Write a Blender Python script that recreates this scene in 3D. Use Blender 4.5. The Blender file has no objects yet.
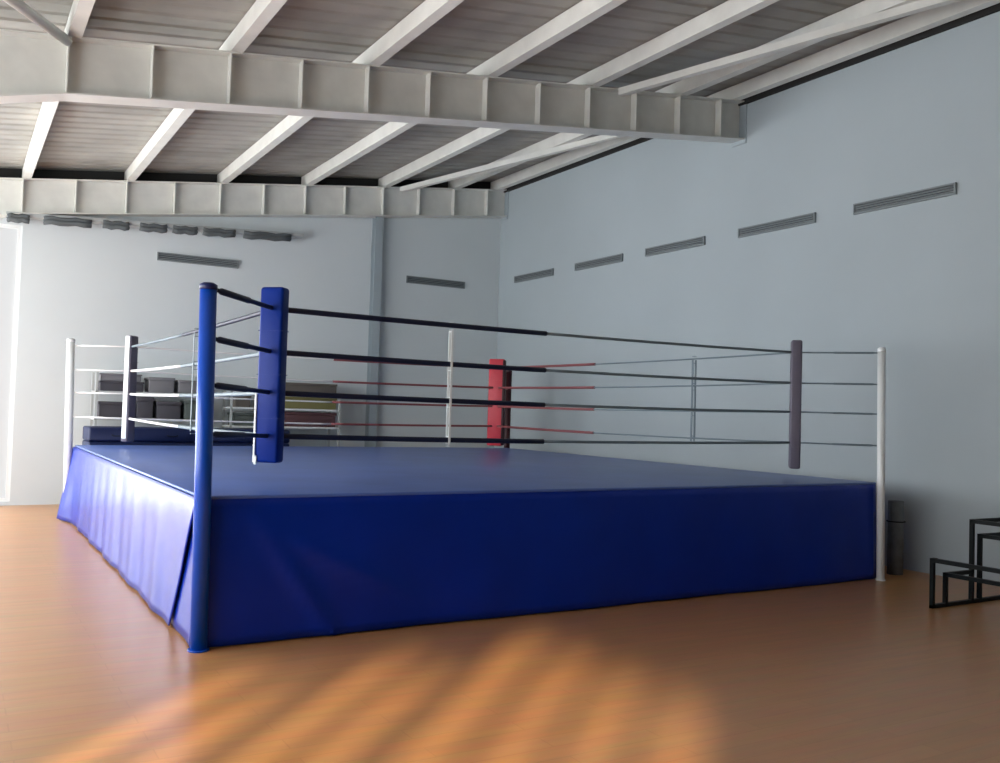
import bpy, math, random
from mathutils import Vector, Matrix
random.seed(7)
S = bpy.context.scene
COL = S.collection

# ------------------------------------------------------------------ camera
F_PX, PITCH, ROLL, YAW = 919.57, 0.0335, 0.0296, 0.5356
CAM = Vector((-1.536, -6.598, 1.702))
fw = Vector((math.sin(YAW)*math.cos(PITCH), math.cos(YAW)*math.cos(PITCH), math.sin(PITCH)))
r0 = Vector((math.cos(YAW), -math.sin(YAW), 0)); u0 = r0.cross(fw)
r1 = r0*math.cos(ROLL) + u0*math.sin(ROLL); u1 = -r0*math.sin(ROLL) + u0*math.cos(ROLL)
cd = bpy.data.cameras.new('camera'); cam = bpy.data.objects.new('camera', cd); COL.objects.link(cam)
M4 = Matrix((r1, u1, -fw)).transposed().to_4x4(); M4.translation = CAM
cam.matrix_world = M4
cd.sensor_fit = 'HORIZONTAL'; cd.sensor_width = 36.0; cd.lens = 36.0*F_PX/1000.0; cd.clip_end = 200
S.camera = cam

# ------------------------------------------------------------------ view, world, sun
vs = S.view_settings
vs.view_transform = 'Standard'; vs.look = 'None'; vs.gamma = 1.0; vs.exposure = 0.0
vs.use_curve_mapping = False
WIN_LEFT = 9.5      # daylight panels in the left wall beside the ring
WIN_FRONT = 5.0     # daylight panels in the left wall near the camera
WIN_GLARE = 9.5      # unseen glowing panel added further left in the back wall for glare
WIN_BACK = 0.48     # tall daylight panel in the back wall
SUN = 13.0
w = bpy.data.worlds.new('World'); S.world = w; w.use_nodes = True
bg = w.node_tree.nodes['Background']; bg.inputs[0].default_value = (0.62, 0.78, 1.0, 1); bg.inputs[1].default_value = 1.4
sd = bpy.data.lights.new('sun', 'SUN'); sd.energy = SUN; sd.angle = math.radians(1.6); sd.color = (1.0, 0.80, 0.52)
sun = bpy.data.objects.new('sun', sd); COL.objects.link(sun)
SUN_AZ = Vector((0.70, 0.714, 0)); SUN_EL = math.radians(15.3)
sdir = (SUN_AZ.normalized()*math.cos(SUN_EL) + Vector((0, 0, -math.sin(SUN_EL))))
sun.rotation_euler = sdir.to_track_quat('-Z', 'Y').to_euler(); sun.location = (-14, -14, 8)

# ------------------------------------------------------------------ materials
def mat(name, col, rough=0.6, spec=0.5, metal=0.0, noise=0.0, nscale=3.0, bump=0.0, bscale=20.0, coat=0.0, stretch=(1, 1, 1), sheen=0.0):
    m = bpy.data.materials.new(name); m.use_nodes = True
    nt = m.node_tree; b = nt.nodes['Principled BSDF']
    b.inputs['Roughness'].default_value = rough; b.inputs['Metallic'].default_value = metal
    b.inputs['Specular IOR Level'].default_value = spec
    b.inputs['Coat Weight'].default_value = coat; b.inputs['Coat Roughness'].default_value = 0.25
    b.inputs['Base Color'].default_value = (*col, 1)
    tc = nt.nodes.new('ShaderNodeTexCoord'); mp = nt.nodes.new('ShaderNodeMapping')
    mp.inputs['Scale'].default_value = stretch
    nt.links.new(tc.outputs['Object'], mp.inputs['Vector'])
    if noise:
        n = nt.nodes.new('ShaderNodeTexNoise'); n.inputs['Scale'].default_value = nscale; n.inputs['Detail'].default_value = 5
        nt.links.new(mp.outputs[0], n.inputs['Vector'])
        r = nt.nodes.new('ShaderNodeValToRGB')
        r.color_ramp.elements[0].position = 0.3; r.color_ramp.elements[1].position = 0.7
        r.color_ramp.elements[0].color = (*[c*(1-noise) for c in col], 1)
        r.color_ramp.elements[1].color = (*[min(1, c*(1+noise)) for c in col], 1)
        nt.links.new(n.outputs['Fac'], r.inputs[0]); nt.links.new(r.outputs[0], b.inputs['Base Color'])
    if bump:
        n2 = nt.nodes.new('ShaderNodeTexNoise'); n2.inputs['Scale'].default_value = bscale; n2.inputs['Detail'].default_value = 4
        nt.links.new(mp.outputs[0], n2.inputs['Vector'])
        bp = nt.nodes.new('ShaderNodeBump'); bp.inputs['Strength'].default_value = bump; bp.inputs['Distance'].default_value = 0.02
        nt.links.new(n2.outputs['Fac'], bp.inputs['Height']); nt.links.new(bp.outputs[0], b.inputs['Normal'])
    return m
def emit(name, col, s):
    m = bpy.data.materials.new(name); m.use_nodes = True; nt = m.node_tree
    b = nt.nodes['Principled BSDF']; b.inputs['Base Color'].default_value = (0.25, 0.25, 0.25, 1); b.inputs['Roughness'].default_value = 0.6
    b.inputs['Emission Color'].default_value = (*col, 1); b.inputs['Emission Strength'].default_value = s
    return m
def floor_mat():
    m = bpy.data.materials.new('wood_floor'); m.use_nodes = True; nt = m.node_tree; N = nt.nodes.new; L = nt.links.new
    b = nt.nodes['Principled BSDF']
    tc = N('ShaderNodeTexCoord'); mp = N('ShaderNodeMapping'); mp.inputs['Rotation'].default_value = (0, 0, 0)
    L(tc.outputs['Object'], mp.inputs['Vector'])
    br = N('ShaderNodeTexBrick'); br.inputs['Scale'].default_value = 1.0
    br.inputs['Color1'].default_value = (0.57, 0.272, 0.100, 1); br.inputs['Color2'].default_value = (0.60, 0.292, 0.112, 1)
    br.inputs['Mortar'].default_value = (0.53, 0.250, 0.092, 1); br.inputs['Mortar Size'].default_value = 0.004
    br.inputs['Brick Width'].default_value = 1.2; br.inputs['Row Height'].default_value = 0.14
    L(mp.outputs[0], br.inputs['Vector'])
    mp2 = N('ShaderNodeMapping'); mp2.inputs['Scale'].default_value = (1.2, 9, 1); L(tc.outputs['Object'], mp2.inputs['Vector'])
    n = N('ShaderNodeTexNoise'); n.inputs['Scale'].default_value = 1.6; n.inputs['Detail'].default_value = 6; L(mp2.outputs[0], n.inputs['Vector'])
    mx = N('ShaderNodeMixRGB'); mx.blend_type = 'MULTIPLY'; mx.inputs[0].default_value = 0.35
    L(br.outputs['Color'], mx.inputs[1]); L(n.outputs['Color'], mx.inputs[2])
    cr = N('ShaderNodeBrightContrast'); cr.inputs['Bright'].default_value = 0.03; L(mx.outputs[0], cr.inputs[0])
    L(mx.outputs[0], b.inputs['Base Color'])
    b.inputs['Roughness'].default_value = 0.30; b.inputs['Specular IOR Level'].default_value = 0.5
    return m

WALL_DIM = mat('painted_wall_dimmed', (0.405, 0.465, 0.49), 0.8, 0.3, noise=0.03, nscale=0.6)  # darker than the back wall: weaker light on the right put into the paint
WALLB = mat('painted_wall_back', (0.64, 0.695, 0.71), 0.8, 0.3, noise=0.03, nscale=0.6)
FLOOR = floor_mat()
ROOF = mat('roof_sheet', (0.36, 0.355, 0.325), 0.7, 0.3, noise=0.2, nscale=1.2)
STEEL = mat('painted_steel', (0.70, 0.71, 0.67), 0.55, 0.4, noise=0.06, nscale=4)
COLM = mat('column_paint', (0.36, 0.42, 0.45), 0.6, 0.3)
DARK = mat('gap_shade_black', (0.03, 0.03, 0.03), 0.8, 0.2)
VENT = mat('vent_metal', (0.22, 0.25, 0.26), 0.6, 0.3)
VENTM = mat('cable_jacket', (0.11, 0.125, 0.13), 0.7, 0.2)
VENTD = mat('vent_dark', (0.06, 0.07, 0.075), 0.8, 0.2)
TRAY = mat('tray_metal', (0.45, 0.48, 0.48), 0.6, 0.3)
SKIRT = mat('blue_vinyl_skirt', (0.0005, 0.024, 0.31), 0.30, 0.24, bump=0.12, bscale=2.5, noise=0.1, nscale=2)
CANVAS = mat('blue_canvas', (0.075, 0.14, 0.42), 0.36, 0.5, noise=0.10, nscale=1.5)
BLUE = mat('blue_post_paint', (0.002, 0.065, 0.45), 0.30, 0.45)
BLUECAP = mat('navy_cap', (0.004, 0.012, 0.09), 0.4, 0.5)
BPAD = mat('blue_pad_vinyl', (0.0005, 0.020, 0.20), 0.4, 0.15, bump=0.2, bscale=12)
RPAD = mat('red_pad_vinyl', (0.52, 0.035, 0.055), 0.45, 0.4, bump=0.2, bscale=12)
RPADS = mat('dark_red_post_pad_shade', (0.03, 0.002, 0.005), 0.5, 0.4)
GPAD = mat('grey_pad_vinyl', (0.13, 0.12, 0.16), 0.5, 0.4, bump=0.2, bscale=12)
WHITE = mat('white_paint', (0.80, 0.84, 0.84), 0.4, 0.5)
WHITEC = mat('white_cloth', (0.785, 0.84, 0.84), 0.7, 0.3)
RNAVY = mat('navy_rope_cover', (0.004, 0.009, 0.035), 0.5, 0.4)
RGREY = mat('blue_grey_rope_cover', (0.15, 0.20, 0.23), 0.5, 0.4)
RRED = mat('red_rope_cover', (0.25, 0.075, 0.08), 0.5, 0.4)
RWHITE = mat('white_rope_cover', (0.80, 0.80, 0.80), 0.5, 0.4)
CHROME = mat('turnbuckle_steel', (0.05, 0.055, 0.07), 0.4, 0.5, metal=0.6)
BLACK = mat('black_tube_paint', (0.003, 0.006, 0.007), 0.5, 0.2)
MATN = mat('navy_mat_vinyl', (0.004, 0.012, 0.06), 0.5, 0.4)
ROLLM = mat('dark_grey_shadow_roll', (0.16, 0.175, 0.18), 0.8, 0.2, noise=0.2, nscale=8)
BOXD = mat('dark_grey_box', (0.075, 0.072, 0.085), 0.7, 0.3)
BOXM = mat('mid_grey_box', (0.20, 0.20, 0.215), 0.7, 0.3)
BOXG = mat('grey_green_box', (0.10, 0.12, 0.11), 0.7, 0.3)
BROWN = mat('grey_brown_box', (0.13, 0.115, 0.10), 0.7, 0.3)
OLIVE = mat('olive_box', (0.20, 0.185, 0.075), 0.7, 0.3)
MAROON = mat('maroon_box', (0.11, 0.055, 0.06), 0.7, 0.3)
DAY_L = emit('daylight_panel_left', (0.95, 0.97, 1.0), WIN_LEFT)
DAY_F = emit('daylight_panel_front', (0.95, 0.96, 1.0), WIN_FRONT)
DARKWALL = mat('low_bounce_wall', (0.16, 0.15, 0.14), 0.85, 0.2)  # unseen walls kept dark to cut light bounced onto the front skirt
DAY_GLARE = emit('added_glare_panel', (0.93, 0.97, 1.0), WIN_GLARE)
DAY_B = emit('daylight_panel_back', (0.93, 0.98, 1.0), WIN_BACK)

# ------------------------------------------------------------------ mesh builder
class MB:
    def __init__(s): s.v = []; s.f = []; s.sm = []
    def add(s, vs, fs, smooth=False):
        o = len(s.v); s.v += [Vector(a) for a in vs]; s.f += [tuple(o+i for i in f) for f in fs]; s.sm += [smooth]*len(fs); return s
    def box(s, a, b, bev=0.0):
        a = Vector(a); b = Vector(b); c = (a+b)/2; h = (b-a)/2
        return s.obox(c, (1, 0, 0), (0, 1, 0), (0, 0, 1), abs(h.x), abs(h.y), abs(h.z), bev)
    def obox(s, c, X, Y, Z, hx, hy, hz, bev=0.0):
        c, X, Y, Z = Vector(c), Vector(X).normalized(), Vector(Y).normalized(), Vector(Z).normalized()
        if bev <= 0:
            vs = [c+X*hx*i+Y*hy*j+Z*hz*k for i in (-1, 1) for j in (-1, 1) for k in (-1, 1)]
            return s.add(vs, [(0, 1, 3, 2), (4, 6, 7, 5), (0, 4, 5, 1), (2, 3, 7, 6), (0, 2, 6, 4), (1, 5, 7, 3)])
        # rounded in the XY cross section, chamfered ends
        bev = min(bev, hx*.95, hy*.95, hz*.95); ring = []
        for qx, qy, a0 in ((1, 1, 0), (-1, 1, 90), (-1, -1, 180), (1, -1, 270)):
            for t in (0, 30, 60, 90):
                a = math.radians(a0+t); ring.append(((hx-bev)*qx, (hy-bev)*qy, math.cos(a), math.sin(a)))
        n = len(ring); vs = []
        for z, rr in ((-hz, 0.0), (-hz+bev*.3, bev*.7), (-hz+bev, bev), (hz-bev, bev), (hz-bev*.3, bev*.7), (hz, 0.0)):
            for bx, by, ca, sa in ring: vs.append(c+X*(bx+ca*rr)+Y*(by+sa*rr)+Z*z)
        fs = [(l*n+i, l*n+(i+1) % n, (l+1)*n+(i+1) % n, (l+1)*n+i) for l in range(5) for i in range(n)]
        fs += [tuple(range(n-1, -1, -1)), tuple(range(5*n, 6*n))]
        return s.add(vs, fs, True)
    def tube(s, pts, r, seg=12, caps=True):
        pts = [Vector(p) for p in pts]; rs = r if isinstance(r, (list, tuple)) else [r]*len(pts); vs = []; n = len(pts)
        for i, p in enumerate(pts):
            d = (pts[min(i+1, n-1)]-pts[max(i-1, 0)]).normalized()
            up = Vector((0, 0, 1)) if abs(d.z) < .95 else Vector((1, 0, 0))
            a = d.cross(up).normalized(); b = a.cross(d)
            for k in range(seg):
                t = 2*math.pi*k/seg; vs.append(p+(a*math.cos(t)+b*math.sin(t))*rs[i])
        fs = [(i*seg+k, i*seg+(k+1) % seg, (i+1)*seg+(k+1) % seg, (i+1)*seg+k) for i in range(n-1) for k in range(seg)]
        s.add(vs, fs, True)
        if caps:
            o = len(s.v)-len(vs)
            s.f += [tuple(o+k for k in range(seg-1, -1, -1)), tuple(o+(n-1)*seg+k for k in range(seg))]; s.sm += [False, False]
        return s
    def sq(s, a, b, h=0.02):
        a, b = Vector(a), Vector(b); d = (b-a); L = d.length; d.normalize()
        up = Vector((0, 0, 1)) if abs(d.z) < .95 else Vector((0, 1, 0))
        x = d.cross(up).normalized(); y = x.cross(d)
        return s.obox((a+b)/2, x, y, d, h, h, L/2+h)
    def prism(s, poly, axis, a, b):      # poly in the two other axes, extruded along axis
        def P(u, v, t): return {'x': (t, u, v), 'y': (u, t, v), 'z': (u, v, t)}[axis]
        n = len(poly); vs = [P(u, v, a) for u, v in poly]+[P(u, v, b) for u, v in poly]
        fs = [(i, (i+1) % n, n+(i+1) % n, n+i) for i in range(n)]+[tuple(range(n-1, -1, -1)), tuple(range(n, 2*n))]
        return s.add(vs, fs)
    def sheet(s, P, nu, nv, th):         # P(u,v)->(point, normal); closed thin sheet
        vs = []; W = nv+1
        for side in (0, 1):
            for i in range(nu+1):
                for j in range(nv+1):
                    p, nrm = P(i/nu, j/nv); vs.append(Vector(p)+Vector(nrm)*(-th*side))
        o = (nu+1)*W; fs = []
        for i in range(nu):
            for j in range(nv):
                q = (i*W+j, (i+1)*W+j, (i+1)*W+j+1, i*W+j+1); fs += [q, tuple(o+k for k in reversed(q))]
        for i in range(nu):
            fs += [(i*W, o+i*W, o+(i+1)*W, (i+1)*W), (i*W+nv, (i+1)*W+nv, o+(i+1)*W+nv, o+i*W+nv)]
        for j in range(nv):
            fs += [(j, j+1, o+j+1, o+j), (nu*W+j, o+nu*W+j, o+nu*W+j+1, nu*W+j+1)]
        return s.add(vs, fs, True)
def root_loc(o):
    l = Vector((0, 0, 0))
    while o: l += o.location; o = o.parent
    return l
def obj(name, mb, m, parent=None, label=None, fix=True):
    me = bpy.data.meshes.new(name); off = root_loc(parent)
    if parent is None:
        xs = [v.x for v in mb.v]; ys = [v.y for v in mb.v]; zs = [v.z for v in mb.v]
        off = Vector(((min(xs)+max(xs))/2, (min(ys)+max(ys))/2, min(zs)))
    me.from_pydata([tuple(v-off) for v in mb.v], [], mb.f)
    me.polygons.foreach_set('use_smooth', mb.sm)
    if fix:
        import bmesh
        bm = bmesh.new(); bm.from_mesh(me); bmesh.ops.recalc_face_normals(bm, faces=bm.faces); bm.to_mesh(me); bm.free()
    me.materials.append(m); o = bpy.data.objects.new(name, me); COL.objects.link(o)
    if parent: o.parent = parent
    else: o.location = off
    if label: o['label'] = label
    return o
def thing(name, label, cat, loc, group=None):
    o = bpy.data.objects.new(name, None); COL.objects.link(o); o.location = loc; o.empty_display_size = .2
    o['label'] = label; o['category'] = cat
    if group: o['group'] = group
    return o
def tag(o, label, cat, group=None):
    o['label'] = label; o['category'] = cat
    if group: o['group'] = group
    return o
def copy_tree(o, parent=None):
    c = o.copy(); COL.objects.link(c); c.parent = parent
    for ch in [x for x in bpy.data.objects if x.parent == o]: copy_tree(ch, c)
    return c
def struct(name, mb, m, parent=None, fix=True):
    o = obj(name, mb, m, parent, fix=fix)
    if parent is None: o['kind'] = 'structure'
    return o

# ------------------------------------------------------------------ dimensions
XR, YB, XL, YF = 8.161, 9.904, -7.0, -13.0      # right, back, left, front wall inner faces
YN = 3.10                                        # the nearer rafter in view
ZR, SL, DK = 5.757, 0.1299, 8.848                # rafter underside at the right wall, its slope, run of the stiffeners
RD = 0.56                                        # rafter depth
PH = 0.20                                        # purlin depth
STEP = 0.764
def SX(k): return 7.67-(11-k)*STEP if k <= 11 else 7.67+(k-11)*.49
XK = -2.6                                        # roof goes level left of here
def zbot(x): return ZR-SL*(XR-max(x, XK))
def ztop(x): return zbot(x)+RD
def zroof(x): return ztop(x)+PH

# ------------------------------------------------------------------ floor, walls, roof
struct('floor', MB().box((XL-.2, YF-.2, -.2), (XR+.2, YB+.2, 0)), FLOOR)
def gable(x0, x1):
    xs = [x0]+([XK] if x0 < XK < x1 else [])+[x1]
    return xs
# right wall and back wall
struct('wall_right', MB().box((XR, YF-.2, 0), (XR+.2, YB+.2, zroof(XR)+.3)), WALL_DIM)
WX0, WX1, WZ0, WZ1 = -4.7, -0.70, 0.06, 4.46     # tall daylight panel in the back wall
def back_poly(mb, x0, x1, z0, y0, y1):
    xs = gable(x0, x1)
    mb.prism([(x0, z0), (x1, z0)]+[(x, ztop(x)-.02) for x in reversed(xs)], 'y', y0, y1)
mb = MB(); back_poly(mb, WX1, XR, 0, YB, YB+.2); back_poly(mb, XL-.2, WX0, 0, YB, YB+.2)
back_poly(mb, WX0, WX1, WZ1, YB, YB+.2); mb.box((WX0, YB, 0), (WX1, YB+.2, WZ0))
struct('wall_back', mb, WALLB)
# window_1: tall daylight panel
wf = MB()
for x in (WX0+.03, -3.1, -1.5, WX1-.03): wf.box((x-.03, YB+.02, WZ0), (x+.03, YB+.12, WZ1))
for z in (WZ0+.03, WZ1-.03): wf.box((WX0+.001, YB+.024, z-.029), (WX1-.001, YB+.116, z+.029))
w1 = struct('window_1', wf, WHITE); 
struct('window_pane', MB().box((-1.5, YB+.07, WZ0), (WX1, YB+.09, WZ1)), DAY_B, w1)
struct('window_pane', MB().box((WX0, YB+.07, WZ0), (-1.5, YB+.09, WZ1)), DAY_GLARE, w1)  # out of view, added to throw sheen on skirt and floor
# unseen left wall, stepped in beside the ring to bring its daylight panels closer
XS, YS = -5.0, -2.2
win_n = 2
def left_run(name, x, y0, y1, wins, z0, z1, pane):
    global win_n
    mb = MB(); mb.box((x-.2, y0, 0), (x, y1, z0)); mb.box((x-.2, y0, z1), (x, y1, zroof(x)+.3))
    ys = [y0]+[a for p in wins for a in p]+[y1]
    for a, b in zip(ys[0::2], ys[1::2]): mb.box((x-.2, a, z0), (x, b, z1))
    struct(name, mb, WALL_DIM)
    for a, b in wins:
        f = MB()
        for y in (a+.03, (a+b)/2, b-.03): f.box((x-.12, y-.03, z0), (x-.02, y+.03, z1))
        for z in (z0+.03, z1-.03): f.box((x-.116, a+.001, z-.029), (x-.024, b-.001, z+.029))
        fo = struct('window_%d' % win_n, f, WHITE); win_n += 1
        struct('window_pane', MB().box((x-.09, a, z0), (x-.07, b, z1)), pane, fo)
left_run('wall_left', XS, YS, YB+.2, [(-1.9, .9), (1.3, 4.1), (4.5, 6.9), (7.2, 9.6)], 0.5, 4.0, DAY_L)
left_run('wall_left_front', XL, -7.4, YS+.2, [(-6.9, -4.9), (-4.6, -2.6)], 0.5, 3.9, DAY_F)
struct('wall_step', MB().box((XL-.2, YS, 0), (XS-.2, YS+.2, zroof(XL)+.3)), WALL_DIM)
# front wall, and the open windows near the camera the sun comes through
mb = MB(); back_poly(mb, XL, XR, 0, YF-.2, YF); struct('wall_front', mb, DARKWALL)
SW = [(-12.25, -10.0, 3.74, 4), (-9.9, -8.95, 3.30, 2), (-8.85, -7.8, 2.85, 2)]; sz = 1.2
mb = MB(); mb.box((XL-.2, YF-.2, 0), (XL, -7.4, sz)); mb.box((XL-.2, YF-.2, 3.80), (XL, -7.4, zroof(XL)+.3))
e = [YF-.2]+[v for a, b, zt, n in SW for v in (a, b)]+[-7.4]
for a, b in zip(e[0::2], e[1::2]): mb.box((XL-.2, a, sz), (XL, b, 3.8))
for a, b, zt, n in SW: mb.box((XL-.2, a, zt), (XL, b, 3.8))
struct('wall_left_near', mb, DARKWALL)
for a, b, zt, n in SW:
    f = MB()
    for i in range(n+1):
        y = a+(b-a)*i/n; f.box((XL-.15, y-.07, sz), (XL-.05, y+.07, zt))
    for z in (sz, zt): f.box((XL-.146, a+.001, z-.04), (XL-.054, b-.001, z+.04))
    struct('window_%d' % win_n, f, WHITE); win_n += 1
# roof sheet: ribs run down the slope
mb = MB(); ys = []; y = YF-.2
while y < YB+.2:
    ys += [(y, 0), (y+.17, 0), (y+.20, .018), (y+.25, .018)]; y += .28
ys.append((YB+.2, 0)); xs = [XL-.2, XK, XR+.2]
vs = [(x, y, zroof(x)+.01+d) for x in xs for y, d in ys]+[(x, y, zroof(x)+.12+d) for x in xs for y, d in ys]
n = len(ys); o = 3*n
fs = [(i*n+j, i*n+j+1, (i+1)*n+j+1, (i+1)*n+j) for i in range(2) for j in range(n-1)]
fs += [tuple(o+k for k in reversed(q)) for q in fs]
fs += [(i*n+e, (i+1)*n+e, o+(i+1)*n+e, o+i*n+e) for i in range(2) for e in (0, n-1)]
fs += [(e*n+j, e*n+j+1, o+e*n+j+1, o+e*n+j) for e in (0, 2) for j in range(n-1)]
struct('ceiling', mb.add(vs, fs), ROOF)
# black strips painting the shade of the gaps between wall heads and roof sheet
def slope_strip(x0, x1, y0, y1, dz0, dz1):
    m = MB(); xs = gable(x0, x1)
    for a, b in zip(xs[:-1], xs[1:]):
        m.prism([(a, ztop(a)+dz0), (b, ztop(b)+dz0), (b, ztop(b)+dz1), (a, ztop(a)+dz1)], 'y', y0, y1)
    return m
struct('gap_shade_1', slope_strip(XL, XR, YB+.02, YB+.16, -.02, PH+.02), DARK)
struct('gap_shade_2', slope_strip(XL, XR, YF-.16, YF-.02, -.02, PH+.02), DARK)
struct('gap_shade_3', MB().box((XR-.05, YF, zroof(XR)-.25), (XR-.002, YB, zroof(XR)-.008)), DARK)

# ------------------------------------------------------------------ rafters, purlins, brace, column
def make_rafter(y, label):
    t = thing('roof_rafter', label, 'beam', (XR, y, ZR), 'steel rafters across the hall')
    # web, haunched to the left of the first stiffener
    xh = SX(0); pts = [XR-.01, xh, XK, XL+.05]
    def zb(x): return zbot(x)-(max(0, min(1, (xh-x)/1.9))*.22)
    for nm, top in (('web', None), ('bottom_flange', 0), ('top_flange', 1)):
        m = MB()
        for a, b in zip(pts[1:], pts[:-1]):
            if top is None: m.prism([(a, zb(a)+.012), (b, zb(b)+.012), (b, ztop(b)-.012), (a, ztop(a)-.012)], 'y', y-.006, y+.006)
            elif top == 0: m.prism([(a, zb(a)), (b, zb(b)), (b, zb(b)+.016), (a, zb(a)+.016)], 'y', y-.13, y+.13)
            else: m.prism([(a, ztop(a)-.016), (b, ztop(b)-.016), (b, ztop(b)), (a, ztop(a))], 'y', y-.13, y+.13)
        obj(nm, m, STEEL, t)
    for k in range(12):
        x = SX(k)
        m = MB()
        for s in (-1, 1):
            ya, yb = sorted((y+s*.0065, y+s*.125))
            m.prism([(x-.006, zb(x)+.017), (x+.006, zb(x+.006)+.017), (x+.006, ztop(x)-.018), (x-.006, ztop(x)-.018)], 'y', ya, yb)
        obj('stiffener', m, STEEL, t)
    obj('end_plate', MB().box((XR-.02, y-.14, ZR-.06), (XR-.002, y+.14, ztop(XR)+.02)), COLM, t)
make_rafter(YN, 'deep pale steel rafter with stiffener plates, the nearer one crossing the hall')
make_rafter(YB-.16, 'pale steel rafter with stiffener plates running along the top of the back wall')
def purlin(x, label):
    m = MB(); z0 = ztop(x); h = PH-.005; y0, y1 = YF, YB-.01
    m.box((x-.01, y0, z0+.002), (x+.11, y1, z0+h))
    tag(obj('roof_purlin', m, STEEL), label, 'beam', 'purlins under the roof sheets')
names = {0: 'leftmost pale purlin under the roof, meeting both rafters near the left edge', 2: 'second pale purlin from the left under the roof',
         4: 'third pale purlin from the left under the roof', 6: 'fourth pale purlin from the left under the roof',
         8: 'fifth pale purlin from the left, over the right half of the ring', 10: 'sixth pale purlin from the left, close to the right wall',
         11.45: 'seventh and last pale purlin, next to the head of the right wall'}
for k, nm in names.items(): purlin(SX(k), nm)
xa = XR-DK-.06
tag(obj('roof_brace', MB().tube([(xa, YN-.12, ztop(xa)-.05), (-3.0, -.8, ztop(-3.0)-.05)], .05, 10), STEEL),
    'slanting pale brace between roof and nearer rafter at top left', 'brace')
def flat_brace(a, b, label):
    tag(obj('roof_brace', MB().sq(a, b, .045), STEEL), label, 'brace', 'slanting braces under the roof')
flat_brace((5.85, YN-.20, ztop(5.85)-.06), (7.95, -3.2, ztop(7.95)-.06), 'slanting brace running from the nearer rafter to the head of the right wall')
flat_brace((5.75, YB-.36, ztop(5.75)-.06), (7.85, YN+.22, ztop(7.85)-.06), 'slanting brace between the two rafters, by the right wall')
t = thing('wall_column', 'slim grey steel column standing against the back wall', 'column', (5.36, YB-.09, 0))
obj('web', MB().box((5.355, YB-.16, 0), (5.365, YB-.01, zbot(5.36)-.02)), COLM, t)
obj('flange', MB().box((5.28, YB-.17, 0), (5.44, YB-.158, zbot(5.28)-.0)), COLM, t)
obj('flange', MB().box((5.28, YB-.013, 0), (5.44, YB-.001, zbot(5.28)-.0)), COLM, t)

# ------------------------------------------------------------------ wall vents
def vent(c, along, L, H, label, group):
    # c = centre on the wall face; along 'x' (back wall) or 'y' (right wall)
    t = thing('wall_vent', label, 'vent', c, group); c = Vector(c)
    if along == 'y': A, Nn = Vector((0, 1, 0)), Vector((-1, 0, 0))
    else: A, Nn = Vector((1, 0, 0)), Vector((0, -1, 0))
    Z = Vector((0, 0, 1)); fr = MB()
    for s in (-1, 1):
        fr.obox(c+Z*s*(H/2-.01)+Nn*.02, A, Nn, Z, L/2, .018, .01); fr.obox(c+A*s*(L/2-.01)+Nn*.02, A, Nn, Z, .01, .018, H/2-.02)
    obj('frame', fr, VENT, t)
    obj('backing', MB().obox(c+Nn*.005, A, Nn, Z, L/2-.02, .003, H/2-.02), VENTD, t)
    lv = MB()
    for k in (-1, 0, 1):
        lv.obox(c+Z*k*H*.22+Nn*.02, A, Nn+Z*.7, Z-Nn*.7, L/2-.021, .012, .0025)
    obj('louvre', lv, VENT, t)
side = ['nearest and largest looking vent slot high on the right wall', 'second vent slot from the right on the right wall',
        'middle vent slot of the five on the right wall', 'fourth vent slot from the right on the right wall',
        'farthest vent slot on the right wall, next to the room corner']
for y, nm in zip((.385, 2.37, 4.45, 6.44, 8.55), side): vent((XR, y, 4.395), 'y', 1.38, .135, nm, 'vent slots on the right wall')
vent((2.05, YB, 4.20), 'x', 1.38, .14, 'dark vent slot on the back wall left of the column, below the cable tray', 'vent slots on the back wall')
vent((6.69, YB, 4.27), 'x', 1.30, .14, 'dark vent slot on the back wall between column and room corner', 'vent slots on the back wall')

# cable tray under the far rafter
def tp(x): return 4.53+(x+.95)*.052
t = thing('cable_tray', 'grey tray with dark cable bundles running under the far rafter at left', 'cable tray', (1.4, YB-.15, tp(1.4)))
A = Vector((1, 0, .052)); YV = Vector((0, 1, 0)); ZV = YV.cross(A)*-1
m = MB(); c = Vector((1.45, YB-.16, tp(1.45)+.02)); hl = 2.4
m.obox(c, A, YV, ZV, hl, .10, .006); m.obox(c+Vector((0, -.1, .03)), A, YV, ZV, hl, .004, .03); m.obox(c+Vector((0, .09, .03)), A, YV, ZV, hl, .004, .03)
obj('tray', m, TRAY, t)
for x in (-.7, .7, 2.1, 3.5): obj('bracket', MB().box((x-.02, YB-.26, tp(x)-.02), (x+.02, YB-.004, tp(x)+.01)), TRAY, t)
for a, b in ((-.93, -.62), (-.42, .28), (.45, .85), (1.02, 1.45), (1.55, 1.95), (2.05, 2.6), (2.75, 3.6)):
    m = MB()
    for dz, dy, r in ((-.035, -.14, .035), (.02, -.15, .03), (-.06, -.09, .025)):
        n = 6; m.tube([(a+(b-a)*i/n, YB-.19+dy*.6, tp(a+(b-a)*i/n)+dz+.012*math.sin(i*2.1+a)) for i in range(n+1)], r, 8)
    obj('cable_bundle', m, VENTM, t)

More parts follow.
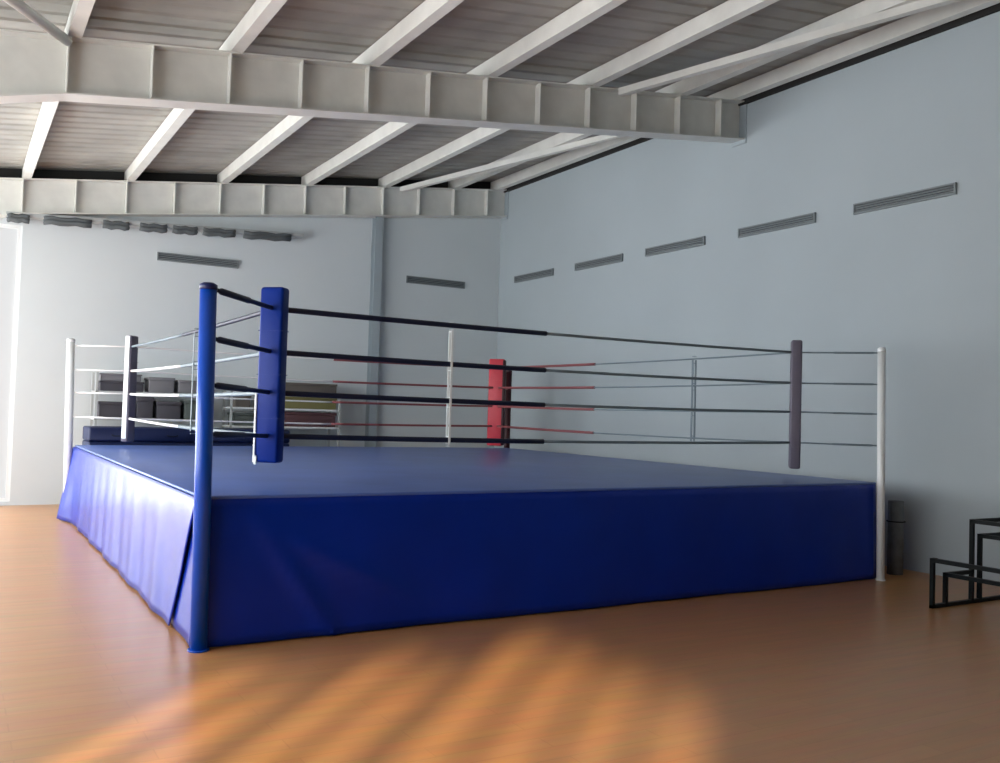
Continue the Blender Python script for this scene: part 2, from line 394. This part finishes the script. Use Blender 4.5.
# ------------------------------------------------------------------ boxing ring
W, D, H = 7.207, 7.834, 1.05
INS = 0.60
ZRP = [1.46, 1.805, 2.13, 2.475]       # rope heights
ring = thing('boxing_ring', 'full size boxing ring with blue skirt, blue and red corner pads and four ropes', 'boxing ring', (W/2, D/2, 0))
obj('deck', MB().box((.05, .05, H-.16), (W-.05, D-.05, H-.02)), BOXD, ring)
m = MB(); m.obox((W/2, D/2, H-.008), (1, 0, 0), (0, 0, 1), (0, 1, 0), W/2+.012, .014, D/2+.012, .012)
obj('canvas', m, CANVAS, ring, 'blue grey canvas floor')
fr = MB()
for x in (.12, W/2, W-.12):
    for y in (.12, D/2, D-.12): fr.sq((x, y, .02), (x, y, H-.18), .03)
for y in (.12, D/2, D-.12): fr.sq((.12, y, .5), (W-.12, y, .5), .025)
for x in (.12, W/2, W-.12): fr.sq((x, .12, .5), (x, D-.12, .5), .025)
obj('platform_frame', fr, BLACK, ring)
# skirts
def front(u, v):
    x = .0+(W)*u; z = .012+(H-.03)*v
    d = .012*math.sin(x*2.3+.5)+.006*math.sin(x*6.1)
    cr = x-(.28+.55*(1-v)*1.25); d2 = .030*math.exp(-(cr/.06)**2)
    cr2 = x-(.1+1.9*(1-v)); d2 += .03*math.exp(-(cr2/.12)**2)*(1-v)*2*v*2
    return (x, -.012-(.03+d)*(1-v)**.8-d2*(1-v*v), z), (0, -1, 0)
obj('skirt_panel', MB().sheet(front, 140, 16, .006), SKIRT, ring, 'blue vinyl skirt panel')
def left(u, v):
    y0 = .06+.62*(1-v)**1.1; y = y0+(D-y0)*u; z = .015+(H-.03)*v
    d = .010*math.sin(y*5.0+1)+.006*math.sin(y*11.0)
    far = max(0, (u-.86)/.14)
    return (-.02-(.035+d)*(1-v)**.7-.14*far*far*(1-v)-.012, y, z), (-1, 0, 0)
obj('skirt_panel', MB().sheet(left, 150, 16, .006), SKIRT, ring)
def lap(u, v):
    y = .02+1.0*u; z = .012+(H-.05)*v
    return (-.018-(.035*(1-u)+.0*u)*(1-v)+.012*math.sin(u*7)*(1-v)*.5, y, z), (-1, 0, 0)
obj('skirt_corner_fold', MB().sheet(lap, 20, 12, .006), SKIRT, ring)
obj('skirt_panel', MB().sheet(lambda u, v: ((W+.012+.04*(1-v), D*u, .012+(H-.03)*v), (1, 0, 0)), 40, 6, .006), SKIRT, ring)
obj('skirt_panel', MB().sheet(lambda u, v: ((W*u, D+.012+.04*(1-v), .012+(H-.03)*v), (0, 1, 0)), 40, 6, .006), SKIRT, ring)
# posts
def post(x, y, m, capm, r, label, top=2.56, lean=(0, 0)):
    p = obj('corner_post', MB().tube([(x, y, .012), (x+lean[0]*.5, y+lean[1]*.5, top*.5), (x+lean[0], y+lean[1], top)], r, 24), m, ring, label)
    obj('post_cap', MB().tube([(x+lean[0], y+lean[1], top-.015), (x+lean[0], y+lean[1], top+.02), (x+lean[0], y+lean[1], top+.035)], [r*1.06, r*1.06, r*.6], 24), capm, p)
    obj('base_plate', MB().tube([(x, y, 0), (x, y, .012)], r*1.25, 24), m, p)
    return p
P = {}
P['N'] = ((-.01, -.06), post(-.01, -.06, BLUE, BLUECAP, .058, 'blue steel corner post', 2.51, (-.03, 0)))
P['L'] = ((-.08, D-.05), post(-.08, D-.05, WHITE, WHITE, .055, 'white corner post', 2.54, (-.05, 0)))
P['R'] = ((W+.0, -.09), post(W+.0, -.09, WHITE, WHITE, .042, 'white corner post', 2.50, (-.04, 0)))
P['F'] = ((W+.05, D+.07), post(W+.05, D+.07, RPADS, RPADS, .055, 'dark red corner post', 2.45))
# pads stand where the ropes turn
C4 = {'N': (INS+.04, INS+.03), 'L': (INS+.0, D-INS), 'R': (W-INS, INS), 'F': (W-INS, D-INS)}
nrm = {'N': (1, 1), 'L': (1, -1), 'R': (-1, 1), 'F': (-1, -1)}
def pad(k, m, wd, dp, z0, z1, label):
    c = C4[k]; n = Vector((*nrm[k], 0)).normalized(); s = Vector((-n.y, n.x, 0)); zc = (z0+z1)/2
    o = obj('corner_pad', MB().obox((c[0], c[1], zc), s, n, (0, 0, 1), wd/2, dp/2, (z1-z0)/2, .022), m, ring, label)
    # sewn seams across the cover
    for i in range(1, 4):
        z = z0+(z1-z0)*i/4; obj('seam', MB().obox((c[0], c[1], z), s, n, (0, 0, 1), wd/2+.002, dp/2+.002, .0025), m, o)
    return o, Vector((c[0], c[1], 0)), n, s
pb, c, n, s = pad('N', BPAD, .20, .12, 1.25, 2.645, 'blue corner pad')
obj('tie_and_glint', MB().obox(c+n*0+s*.085-n*.066+Vector((0, 0, 1.27)), s, n, (0, 0, 1), .010, .006, .035).obox(c+s*.1-n*.04+Vector((0, 0, 1.52)), s, n, (0, 0, 1), .008, .028, .27), WHITEC, pb, 'white tie strap and painted bright edge')  # short box is the tie, tall one paints light along the pad edge
pr_, c, n, s = pad('F', RPAD, .27, .13, 1.12, 2.63, 'red corner pad')
for e in (1,): obj('pad_side_shade', MB().obox(c+s*e*.138+n*.03+Vector((0, 0, 1.87)), s, n, (0, 0, 1), .022, .05, .74, .015), RPADS, pr_, 'dark red strip painted as the shaded pad side')  # shade on the right side of the red pad, built as a dark strip
pl, c, n, s = pad('L', GPAD, .17, .11, 1.13, 2.63, 'grey corner pad with lit side painted white')
sd_ = -1 if (s.x*-1 + s.y*-1) < 0 else 1
obj('lit_side_panel', MB().obox(c+s*sd_*.088+Vector((0, 0, 1.9)), s, n, (0, 0, 1), .008, .034, .72), WHITEC, pl, 'white strip painted as the lit pad side')  # brightness of the window-facing pad side put into a white panel
pad('R', GPAD, .19, .12, 1.17, 2.61, 'grey corner pad')
# ropes: each side two coloured covers meeting on the way
def rope_pt(a, b, t, z):
    a, b = C4[a], C4[b]; return Vector((a[0]+(b[0]-a[0])*t, a[1]+(b[1]-a[1])*t, z-.02*4*t*(1-t)))
def rope(a, b, t0, t1, z, r, m, label):
    n = 14; return obj('rope', MB().tube([rope_pt(a, b, t0+(t1-t0)*i/n, z) for i in range(n+1)], r, 10), m, ring, label)
for i, z in enumerate(ZRP):
    rope('N', 'R', 0, .435, z, .023, RNAVY, 'navy covered rope'); rope('N', 'R', .435, 1, z, .014, RGREY, 'thin blue grey rope')
    rope('N', 'L', 0, .5, z, .020, RGREY if i < 3 else RNAVY, 'blue grey rope'); rope('N', 'L', .5, 1, z, .017, RGREY if i == 3 else RWHITE, 'thin blue grey rope' if i == 3 else 'white covered rope')
    rope('L', 'F', 0, .5, z, .012, RWHITE, 'white covered rope'); rope('L', 'F', .5, 1, z, .018, RRED, 'red covered rope')
    rope('F', 'R', 0, .43, z, .020, RRED, 'red covered rope'); rope('F', 'R', .43, 1, z, .010, RGREY, 'thin blue grey rope')
    for k in 'NLRF':
        (px, py), po = P[k]; c = C4[k]; v = Vector((c[0]-px, c[1]-py, 0)); dz = .03 if k == 'N' else 0
        a = Vector((px, py, z+dz+.0)); b = Vector((c[0], c[1], z))
        mtl = {'N': RNAVY, 'L': RWHITE, 'R': RGREY, 'F': RRED}[k]; rr = {'N': .024, 'L': .014, 'R': .012, 'F': .016}[k]
        obj('turnbuckle', MB().tube([a, a.lerp(b, .1), a.lerp(b, .12), a.lerp(b, .55), a.lerp(b, .57), b], [rr*.6, rr*.6, rr, rr, rr*.75, rr*.75], 10), mtl, ring)
# white spacer straps tying the four ropes together
def strap(a, b, t, zlo, zhi, m, w, label):
    p = rope_pt(a, b, t, 0); A_ = Vector(C4[b])-Vector(C4[a]); A_ = Vector((A_.x, A_.y, 0)).normalized(); Nn = Vector((-A_.y, A_.x, 0)); mb = MB()
    for sg in (-1, 1): mb.obox(p+Nn*.026*sg+Vector((0, 0, (zlo+zhi)/2)), A_, Nn, (0, 0, 1), w/2, .003, (zhi-zlo)/2)
    for z in ZRP:
        mb.obox(p+Vector((0, 0, z+.028)), A_, Nn, (0, 0, 1), w/2, .026, .003); mb.obox(p+Vector((0, 0, z-.055)), A_, Nn, (0, 0, 1), w/2, .026, .003)
    obj('rope_spacer', mb, m, ring, label)
T_FRONT, T_RIGHT = .267, .25
strap('N', 'R', T_FRONT, 1.42, 2.44, WHITEC, .020, 'white rope spacer strap')
strap('N', 'L', .40, 1.43, 2.46, RGREY, .03, 'grey rope spacer strap')
strap('R', 'F', T_RIGHT, 1.42, 2.46, RGREY, .03, 'grey rope spacer strap')

# ------------------------------------------------------------------ black bleacher frame at the right
XA, YE = 6.37, -1.27
t = thing('bleacher_frame', 'black tube bleacher frame in two steps by the right wall', 'bleacher', (XA, YE, 0))
yn = -4.2
def endframe(y):
    m = MB(); h = .018
    m.sq((XA, y, h), (XA, y, .445), h); m.sq((XA, y, h), (8.0, y, h), h)
    m.sq((XA+.20, y, h), (XA+.20, y, .30), h)
    m.sq((XA+.61, y, h), (XA+.61, y, .785), h); m.sq((XA+.74, y, h), (XA+.74, y, .64), h)
    m.sq((XA+.20, y, .30), (XA+.61, y, .30), h); m.sq((XA, y, .445), (XA+.03, y, .445), h)
    m.sq((8.0, y, h), (8.0, y, .785), h); m.sq((XA+.61, y, .785), (8.0, y, .785), h); m.sq((XA+.74, y, .64), (8.0, y, .64), h)
    return m
obj('end_frame', endframe(YE), BLACK, t); obj('end_frame', endframe(yn), BLACK, t)
for x, z in ((XA, .445), (XA+.20, .30), (XA+.61, .785), (XA+.74, .64), (8.0, .785), (XA, .016)):
    if z > .1: obj('long_rail', MB().sq((x, YE-.034, z), (x, yn+.034, z), .019), BLACK, t)

# dark upright roll standing in for the shadow by the white post
t = thing('shadow_roll', 'dark grey roll standing in for a shadow behind the right corner post', 'mat', (7.72, .10, 0))
m = MB(); pts = []; nt_ = 90
for i in range(nt_+1):
    a = i/nt_*math.pi*2*4.5; r = .028+.062*i/nt_; pts.append((r*math.cos(a), r*math.sin(a)))
inner = [((math.hypot(*p)-.010)*p[0]/math.hypot(*p), (math.hypot(*p)-.010)*p[1]/math.hypot(*p)) for p in pts]
vs = []; fs = []
for z in (.002, .83):
    for q in (pts, inner): vs += [(7.72+p[0], .10+p[1], z) for p in q]
k = nt_+1
for i in range(nt_):
    fs += [(i, i+1, 2*k+i+1, 2*k+i), (k+i, 3*k+i, 3*k+i+1, k+i+1), (i, k+i, k+i+1, i+1), (2*k+i, 2*k+i+1, 3*k+i+1, 3*k+i)]
fs += [(0, 2*k, 3*k, k), (k-1, 2*k-1, 4*k-1, 3*k-1)]
m.add(vs, fs, True); obj('roll', m, ROLLM, t)
obj('strap', MB().tube([(7.72+.097*math.cos(a*math.pi/12), .10+.097*math.sin(a*math.pi/12), .6) for a in range(25)], .008, 6), BLACK, t)

# ------------------------------------------------------------------ racks and mats behind the ring
def rack(x0, x1, y0, y1, zs, ht, label, pm, smt):
    t = thing('storage_rack', label, 'rack', ((x0+x1)/2, (y0+y1)/2, 0), 'racks along the back wall')
    for x in (x0, x1):
        for y in (y0, y1): obj('upright', MB().sq((x, y, .02), (x, y, ht-.02), .018), pm, t)
    for z in zs: obj('shelf', MB().box((x0-.018, y0-.018, z-.03), (x1+.018, y1+.018, z)), smt, t)
rack(.42, 2.06, 9.25, 9.75, (.15, .75, 1.42, 1.86), 2.16, 'grey storage rack with dark boxes behind the left of the ring', TRAY, TRAY)
rack(2.55, 4.5, 9.25, 9.75, (.15, .75, 1.34, 1.66, 1.93), 1.96, 'pale storage rack with brown and olive boxes left of the column', TRAY, WHITE)
def box(x0, x1, z0, h, m, label, y0=9.28, y1=9.7, lid=True):
    t = thing('storage_box', label, 'box', ((x0+x1)/2, (y0+y1)/2, z0), 'boxes on the racks')
    obj('box_body', MB().obox(((x0+x1)/2, (y0+y1)/2, z0+h*.4+.001), (1, 0, 0), (0, 1, 0), (0, 0, 1), (x1-x0)/2-.012, (y1-y0)/2-.012, h*.4, .012), m, t)
    obj('lid', MB().obox(((x0+x1)/2, (y0+y1)/2, z0+h*.9+.001), (1, 0, 0), (0, 1, 0), (0, 0, 1), (x1-x0)/2, (y1-y0)/2, h*.1, .008), m, t)
box(.46, 1.14, 1.86, .16, BOXD, 'long low dark box at the left of the top shelf, left rack')
box(.46, 1.10, 2.021, .12, BOXM, 'mid grey box lying on the dark box, left end of the left rack')
box(1.20, 1.62, 1.86, .25, BOXM, 'mid grey box in the middle of the top shelf, left rack')
box(1.67, 2.02, 1.86, .22, BOXM, 'grey box at the right of the top shelf, left rack')
box(.46, .98, 1.42, .27, BOXD, 'dark box at the left of the middle shelf, left rack')
box(1.03, 1.30, 1.42, .36, BOXD, 'tall dark box on the middle shelf, left rack')
box(1.34, 1.74, 1.42, .30, BOXD, 'wide dark box right of centre on the middle shelf, left rack')
box(1.78, 2.02, 1.42, .33, BOXG, 'grey green box at the right end of the middle shelf, left rack')
box(3.3, 4.46, 1.34, .26, MAROON, 'long maroon box on the lowest seen shelf of the right rack')
box(3.3, 4.46, 1.66, .21, OLIVE, 'long olive box on the middle shelf of the right rack')
box(3.3, 4.46, 1.93, .19, BROWN, 'long grey brown box on top of the right rack')
box(2.62, 2.90, 1.66, .20, BROWN, 'small brown box at the left end of the right rack')
box(2.60, 3.1, 1.34, .22, BOXG, 'grey green box low at the left end of the right rack')
# piles of navy mats
def mat_pile(x0, x1, n, where):
    first = None
    for i in range(n):
        m = MB().obox(((x0+x1)/2, 8.70, 0), (1, 0, 0), (0, 0, 1), (0, 1, 0), (x1-x0)/2, .107, .38, .03)
        z = .109+.217*i
        if first is None:
            o = thing('gym_mat', '', 'mat', ((x0+x1)/2, 8.70, 0), 'navy mats piled behind the ring')
            obj('cover', m, MATN, o); h = MB()
            for s in (-.4, .4): h.tube([((x0+x1)/2+s-.08, 8.318, 0), ((x0+x1)/2+s-.05, 8.30, -.02), ((x0+x1)/2+s+.05, 8.30, -.02), ((x0+x1)/2+s+.08, 8.318, 0)], .008, 6)
            obj('handle', h, BLACK, o); first = o
        else: o = copy_tree(first)
        o.location.z = z
        o['label'] = ('navy gym mat on top of the %s pile behind the ring' if i == n-1 else 'navy gym mat lower in the %s pile behind the ring') % where
        o['group'] = 'navy mats in the %s pile' % where
mat_pile(.22, 1.82, 6, 'left'); mat_pile(1.88, 3.3, 6, 'right')
